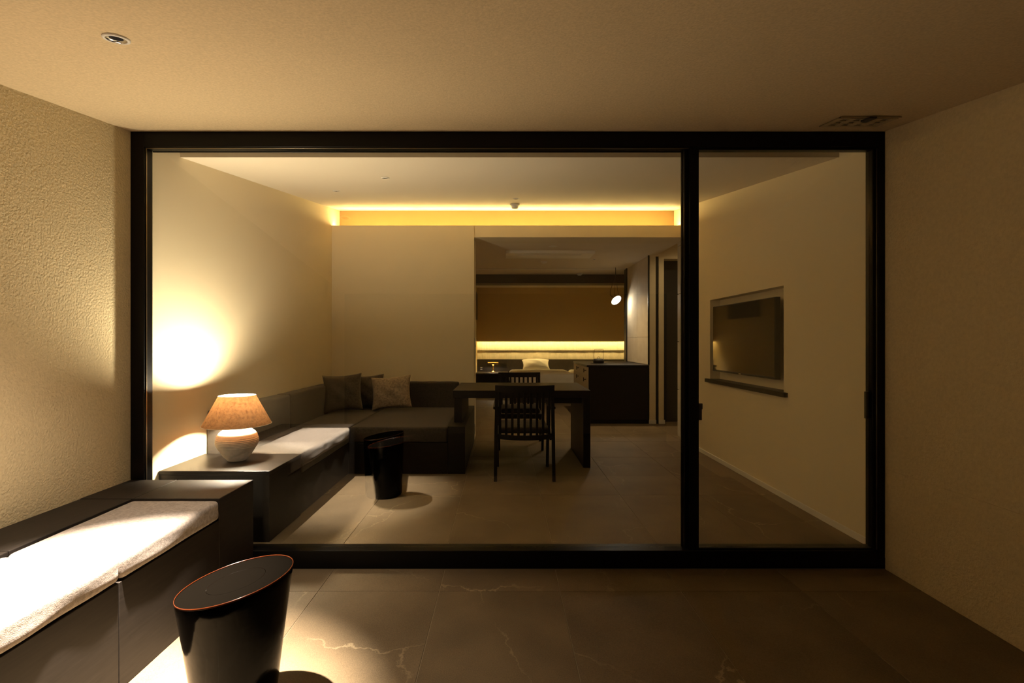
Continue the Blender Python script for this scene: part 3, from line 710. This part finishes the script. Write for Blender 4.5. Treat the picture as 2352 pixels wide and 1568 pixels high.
# ------------------------------------------------------------------ dining table and chairs
tt = ZF+0.712
tb = thing('dining_table', 'black wooden dining table with slab legs at the end of the sofa', 'table', (0.17, 4.87, ZF))
part_box('tabletop', M['black_wood_x'], tb, (-0.468, 0.80, 4.443, 5.289, tt-0.07, tt), 0.003)
part_box('leg_panel', M['black_wood'], tb, (0.732, 0.798, 4.447, 5.285, ZF+0.001, tt-0.07), 0.002)
part_box('leg_panel', M['black_wood'], tb, (-0.456, -0.385, 4.447, 5.285, ZF+0.418, tt-0.07), 0.002)
dr = part_box('drawer_box', M['black_wood_x'], tb, (0.47, 0.73, 4.52, 5.22, tt-0.128, tt-0.0705), 0.002)
def chair(label, x, y, rz):
    t = thing('dining_chair', label, 'chair', (x, y, ZF), 'dining chairs at the black table'); t.rotation_euler.z = rz
    ORG[t.name] = Vector((0, 0, 0))
    m = M['chair_wood']; W = 0.243
    def bar(name, pts, w_, d_):
        bm = bmesh.new(); rings = []
        for (px, py, pz) in pts:
            rings.append([bm.verts.new((px+sx*w_/2, py+sy*d_/2, pz)) for sx, sy in ((-1, -1), (1, -1), (1, 1), (-1, 1))])
        for a, b in zip(rings, rings[1:]):
            for k in range(4): bm.faces.new((a[k], a[(k+1) % 4], b[(k+1) % 4], b[k]))
        bm.faces.new(rings[0][::-1]); bm.faces.new(rings[-1])
        o = link(name, bm, m, t); o.location = (0, 0, 0); return o
    for s in (-1, 1):
        bar('back_leg', [(s*W, -0.24, 0.001), (s*(W-0.004), -0.225, 0.38), (s*(W-0.014), -0.262, 0.775)], 0.027, 0.032)
        bar('front_leg', [(s*(W-0.012), 0.235, 0.001), (s*(W-0.004), 0.235, 0.590)], 0.026, 0.03)
    # crest rail, bowed towards the back
    def bowed(name, z0, z1, half, y0, bow, th, dz=0):
        bm = bmesh.new(); n = 10; rings = []
        for k in range(n+1):
            u = -1+2*k/n; xx = u*half; yy = y0 - bow*(1-u*u); zz = dz*(1-u*u)
            rings.append([bm.verts.new(p) for p in ((xx, yy-th/2, z0+zz), (xx, yy+th/2, z0+zz), (xx, yy+th/2, z1+zz), (xx, yy-th/2, z1+zz))])
        for a, b in zip(rings, rings[1:]):
            for k in range(4): bm.faces.new((a[k], a[(k+1) % 4], b[(k+1) % 4], b[k]))
        bm.faces.new(rings[0][::-1]); bm.faces.new(rings[-1])
        o = link(name, bm, m, t); o.location = (0, 0, 0); return o
    bowed('crest_rail', 0.745, 0.802, W+0.002, -0.262, 0.025, 0.024, -0.004)
    bowed('lower_rail', 0.352, 0.392, W-0.016, -0.222, 0.020, 0.022, -0.012)
    for k in range(9):
        u = (k-4)/4.4; xx = u*(W-0.018); b = 0.024*(1-u*u)
        bar('slat', [(xx, -0.222-b*0.8, 0.375), (xx, -0.232-b, 0.56), (xx, -0.258-b, 0.75)], 0.021, 0.012)
    for s in (-1, 1):
        o = link('armrest', box(bmesh.new(), s*(W-0.006)-0.026, s*(W-0.006)+0.026, -0.20, 0.27, 0.590, 0.616, bev=0.008), m, t); o.location = (0, 0, 0)
        o = link('seat_rail', B(s*(W-0.02)-0.011, s*(W-0.02)+0.011, -0.205, 0.222, 0.335, 0.385), m, t); o.location = (0, 0, 0)
    o = link('seat_rail', B(-W+0.03, W-0.03, 0.20, 0.222, 0.335, 0.385), m, t); o.location = (0, 0, 0)
    o = link('seat_cushion', soft_box(-W+0.034, W-0.034, -0.20, 0.215, 0.386, 0.440, 0.02, crown=0.012, dens=0.06), M['sofa_fabric'], t, True); o.location = (0, 0, 0)
    return t
chair('black slat-back dining chair on the near side of the table', 0.174, 4.262, 0)
chair('black slat-back dining chair on the far side of the table', 0.182, 5.40, PI)

# ------------------------------------------------------------------ television and shelf
sf = part_box('niche_shelf', M['black_wood'], None, (2.045, XR+ND-0.002, 3.53, 4.92, NZ0-0.034, NZ0), 0)
bm = bmesh.new(); box(bm, 2.045, XR-0.001, 3.53, 4.92, NZ0-0.034, NZ0); box(bm, XR-0.001, XR+ND-0.001, NY0+0.001, NY1-0.001, NZ0-0.034, NZ0)
bpy.data.objects.remove(sf)
sf = link('niche_shelf', bm, M['black_wood'], None, loc=(2.06, 4.22, NZ0-0.034)); tag(sf, 'long dark wooden shelf at the bottom of the television niche', 'shelf')
tv = thing('television', 'flat black television hung in the niche of the right wall', 'television', (2.10, 4.27, 0.945))
part_box('housing', M['tv_body'], tv, (2.088, 2.128, 3.717, 4.825, 0.945, 1.583), 0.003)
part_box('screen', M['screen'], tv, (2.0855, 2.088, 3.725, 4.817, 0.962, 1.577), 0.0)
part_box('bezel', M['tv_body'], tv, (2.0845, 2.088, 3.717, 4.825, 0.945, 0.961), 0.001)
part_box('wall_mount', M['dark_metal'], tv, (2.1285, XR+ND-0.0005, 4.07, 4.47, 1.12, 1.42), 0.0)
part_box('logo', M['chrome'], tv, (2.0838, 2.0845, 4.25, 4.29, 0.950, 0.956), 0.0)

# ------------------------------------------------------------------ kitchen cabinet, kettle, pendant
ch = ZF+0.83
kc = thing('island_cabinet', 'dark cabinet with a wooden worktop and pale drawer fronts on its left side', 'cabinet', (1.6, 7.4, ZF))
part_box('body', M['black_wood'], kc, (1.20, 2.048, 6.815, 8.165, ZF+0.06, ch-0.03), 0.002)
part_box('plinth', M['black_wood'], kc, (1.23, 2.048, 6.85, 8.14, ZF+0.001, ZF+0.06), 0)
part_box('worktop', M['chair_wood'], kc, (1.172, 2.049, 6.808, 8.168, ch-0.028, ch), 0.002)
ys = [6.83, 7.50, 8.155]
def knob(parent, y, z):
    bm = bmesh.new(); box(bm, 1.150, 1.180, y-0.005, y+0.005, z-0.005, z+0.005); box(bm, 1.140, 1.150, y-0.006, y+0.006, z-0.028, z+0.028)
    link('knob', bm, M['dark_metal'], parent)
for i in range(2):
    a, b = ys[i]+0.003, ys[i+1]-0.003
    d_ = part_box('drawer', M['cabinet_pale'], kc, (1.180, 1.199, a, b, ch-0.135, ch-0.032), 0.002); knob(d_, a+0.08, ch-0.08)
    d_ = part_box('door', M['cabinet_pale'], kc, (1.180, 1.199, a, b, ZF+0.065, ch-0.14), 0.002); knob(d_, a+0.10, ch-0.21); 
kt = thing('iron_pot', 'black iron pot with a tall square handle on the cabinet top', 'pot', (1.415, 7.21, ch))
link('trivet', lathe(bmesh.new(), [(0, 0.0008), (0.115, 0.0008), (0.118, 0.004), (0.115, 0.007), (0, 0.007)], (1.415, 7.21, ch), 32), M['iron'], kt, True)
link('body', lathe(bmesh.new(), [(0, 0.0075), (0.07, 0.0075), (0.080, 0.014), (0.082, 0.05), (0.076, 0.066), (0, 0.066)], (1.415, 7.21, ch), 32), M['iron'], kt, True)
ld = link('lid', lathe(bmesh.new(), [(0.070, 0.0665), (0.066, 0.074), (0, 0.078)], (1.415, 7.21, ch), 32), M['iron'], kt, True)
tube_pts = [(1.415+0.02*math.cos(PI*k/8), 7.21, ch+0.076+0.03*math.sin(PI*k/8)) for k in range(9)]
link('knob', tube(bmesh.new(), tube_pts, 0.0025, 6), M['iron'], ld, True)
link('handle', tube(bmesh.new(), [(1.343, 7.21, ch+0.06), (1.346, 7.21, ch+0.10), (1.350, 7.21, ch+0.205), (1.356, 7.21, ch+0.216), (1.475, 7.21, ch+0.218), (1.484, 7.21, ch+0.212), (1.484, 7.21, ch+0.06)], 0.003, 6), M['iron'], kt)

PX, PY, PZ = 1.852, 7.95, 1.915
pl = thing('pendant_lamp', 'small pendant lamp with a tilted round white face above the cabinet', 'lamp', (1.84, 7.95, ZB))
nrm = Vector((0.36, -0.62, -0.62)).normalized(); q = nrm.to_track_quat('Z', 'X').to_matrix().to_4x4(); pc = Vector((PX, PY, PZ))
link('stem', tube(bmesh.new(), [(1.84, PY, ZB-0.0005), (1.84, PY, 2.30)], 0.006, 8), M['dark_metal'], pl)
bm = lathe(bmesh.new(), [(0.030, -0.055), (0.045, -0.04), (0.080, -0.012), (0.088, 0.0)], (0, 0, 0), 40); lathe(bm, [(0, -0.055), (0.030, -0.055)], (0, 0, 0), 40)
bm.transform(Matrix.Translation(pc) @ q); hdm = link('reflector', bm, M['white_trim'], pl, True)
bm = lathe(bmesh.new(), [(0.084, 0.0), (0.05, 0.006), (0, 0.008)], (0, 0, 0), 40); bm.transform(Matrix.Translation(pc) @ q)
link('diffuser', bm, emission('pendant_glow', (1.0, 0.9, 0.76), 40.0), hdm, True)
e1 = pc + q @ Vector((0.084, 0, -0.004)); e2 = pc + q @ Vector((-0.084, 0, -0.004)); bk = pc + q @ Vector((0, 0, -0.055))
for e in (e1, e2):
    link('suspension_wire', tube(bmesh.new(), [(1.84, PY, 2.302), (1.84+(e.x-1.84)*0.3, PY+(e.y-PY)*0.3, 2.20), tuple(e)], 0.0025, 6), M['cord'], pl)
link('power_cord', tube(bmesh.new(), [(1.838, PY, 2.302), (1.78, PY-0.02, 2.17), (1.745, PY-0.03, 2.06), (1.75, PY-0.01, 2.0), (1.80, PY+0.02, 1.965), tuple(bk)], 0.004, 6), M['cord'], pl)
spot('light', tuple(pc+nrm*0.02), tuple(pc + Vector((0.36, -0.62, -0.62))), E_PENDANT, (1.0, 0.82, 0.6), 130, 0.25, 0.05, pl)

# ------------------------------------------------------------------ bedroom
def bed(label, x0, x1, y0, g):
    t = thing('bed', label, 'bed', ((x0+x1)/2, (y0+11.04)/2, ZF), g)
    part_box('base', M['headboard'], t, (x0+0.04, x1-0.04, y0+0.06, 11.04, ZF+0.001, 0.33), 0.003)
    link('mattress', soft_box(x0+0.01, x1-0.01, y0+0.03, 11.04, 0.331, 0.56, 0.04, dens=0.1), M['linen'], t, True)
    link('duvet', soft_box(x0-0.02, x1+0.005, y0-0.02, 10.62, 0.36, 0.625, 0.07, crown=0.03, wob=0.008, dens=0.07, seed=int(x0*10)), M['linen'], t, True)
    return t
bed('white made bed seen behind the table, nearest the bedside lamp', 0.14, 1.36, 9.10, 'bedroom beds')
bed('white made bed half hidden behind the cabinet', 1.42, 2.62, 9.10, 'bedroom beds')
def bed_pillow(label, x, y):
    bm = pillow_mesh(0.62, 0.42, 0.22, 5); bm.transform(Matrix.Rotation(-1.05, 4, 'X')); zmin = min(v.co.z for v in bm.verts)
    bm.transform(Matrix.Translation((x, y, 0.562-zmin+0.01)))
    o = link('bed_pillow', bm, M['linen'], None, True, loc=(x, y, 0.572)); tag(o, label, 'pillow', 'bed pillows')
bed_pillow('plump cream bed pillow on the bed nearest the bedside lamp', 0.72, 10.66)
# night counter, banker lamp
nz = 0.556
nt_ = thing('night_counter', 'dark bedside counter below the headboard panel', 'counter', (-0.24, 10.7, ZF))
part_box('top', M['headboard'], nt_, (-0.606, 0.10, 10.38, 11.045, nz-0.03, nz), 0.003)
part_box('body', M['black_wood'], nt_, (-0.606, 0.09, 10.42, 11.045, ZF+0.001, nz-0.0305), 0.002)
bx_, by_ = -0.235, 10.72
bl = thing('bedside_lamp', 'small brass bedside lamp with a horizontal shade', 'lamp', (bx_, by_, nz))
link('foot', lathe(bmesh.new(), [(0, 0.0008), (0.062, 0.0008), (0.064, 0.008), (0.045, 0.016), (0.02, 0.03), (0.012, 0.05), (0, 0.05)], (bx_, by_, nz), 32), M['brass'], bl, True)
link('stem', lathe(bmesh.new(), [(0.020, 0.04), (0.017, 0.12), (0.020, 0.19), (0, 0.19)], (bx_, by_, nz), 20), M['brass'], bl, True)
bm = bmesh.new(); n = 14
prism = [(by_ + 0.062*math.cos(PI*k/n), nz+0.175 + 0.052*math.sin(PI*k/n)) for k in range(n+1)] + [(by_ + 0.058*math.cos(PI*k/n), nz+0.175 + 0.048*math.sin(PI*k/n)) for k in range(n, -1, -1)]
for k in range(n):
    a, b = prism[k], prism[k+1]
    va = [bm.verts.new((bx_+s*0.115, p[0], p[1])) for p in (a, b) for s in (-1, 1)]
    bm.faces.new((va[0], va[1], va[3], va[2]))
bmesh.ops.remove_doubles(bm, verts=bm.verts, dist=1e-5)
link('lamp_shade', bm, M['brass'], bl, True)
link('bulb', tube(bmesh.new(), [(bx_-0.07, by_, nz+0.196), (bx_+0.07, by_, nz+0.196)], 0.008, 10), emission('banker_glow', C_NEUTRAL, E_BANKER), bl, True)
t = thing('wall_switch', 'small white switch plate on the headboard left of the bedside lamp', 'switch', (-0.5, 11.049, 0.62))
part_box('plate', M['dark_metal'], t, (-0.545, -0.475, 11.043, 11.0495, 0.575, 0.665), 0.001)
for z_ in (0.592, 0.632): part_box('button', M['white_trim'], t, (-0.532, -0.488, 11.038, 11.043, z_, z_+0.018), 0.001)
t = thing('wall_outlet', 'dark outlet plate on the headboard right of the bedside lamp', 'outlet', (0.02, 11.049, 0.68))
part_box('plate', M['dark_metal'], t, (-0.06, 0.07, 11.043, 11.0495, 0.655, 0.735), 0.001)
for k in range(3): part_box('socket', M['tv_body'], t, (-0.05+0.04*k, -0.022+0.04*k, 11.041, 11.043, 0.675, 0.715), 0.001)
t = thing('bedroom_television', 'dark television mounted edge-on to view on the left bedroom wall', 'television', (-0.57, 9.6, 1.65))
part_box('housing', M['tv_body'], t, (-0.60, -0.55, 9.0, 10.2, 1.70, 2.24), 0.003)
part_box('wall_mount', M['dark_metal'], t, (-0.6095, -0.60, 9.4, 9.8, 1.85, 2.1), 0.0)
# switch plate, outlet and thermostat on the end of the partition
t = thing('control_panel', 'tall pale control panel on the end of the partition wall', 'panel', (-0.34, 5.78, 1.1))
part_box('plate', M['white_trim'], t, (-0.3445, -0.335, 5.66, 5.78, 0.97, 1.28), 0.001)
part_box('display', M['dark_metal'], t, (-0.335, -0.333, 5.675, 5.765, 1.17, 1.26), 0.0005)
t = thing('wall_outlet', 'pale outlet plate low on the end of the partition wall', 'outlet', (-0.34, 5.72, 0.2))
part_box('plate', M['white_trim'], t, (-0.3445, -0.338, 5.68, 5.76, 0.15, 0.27), 0.001)
part_box('socket', M['dark_metal'], t, (-0.338, -0.3365, 5.70, 5.74, 0.18, 0.24), 0.0005)
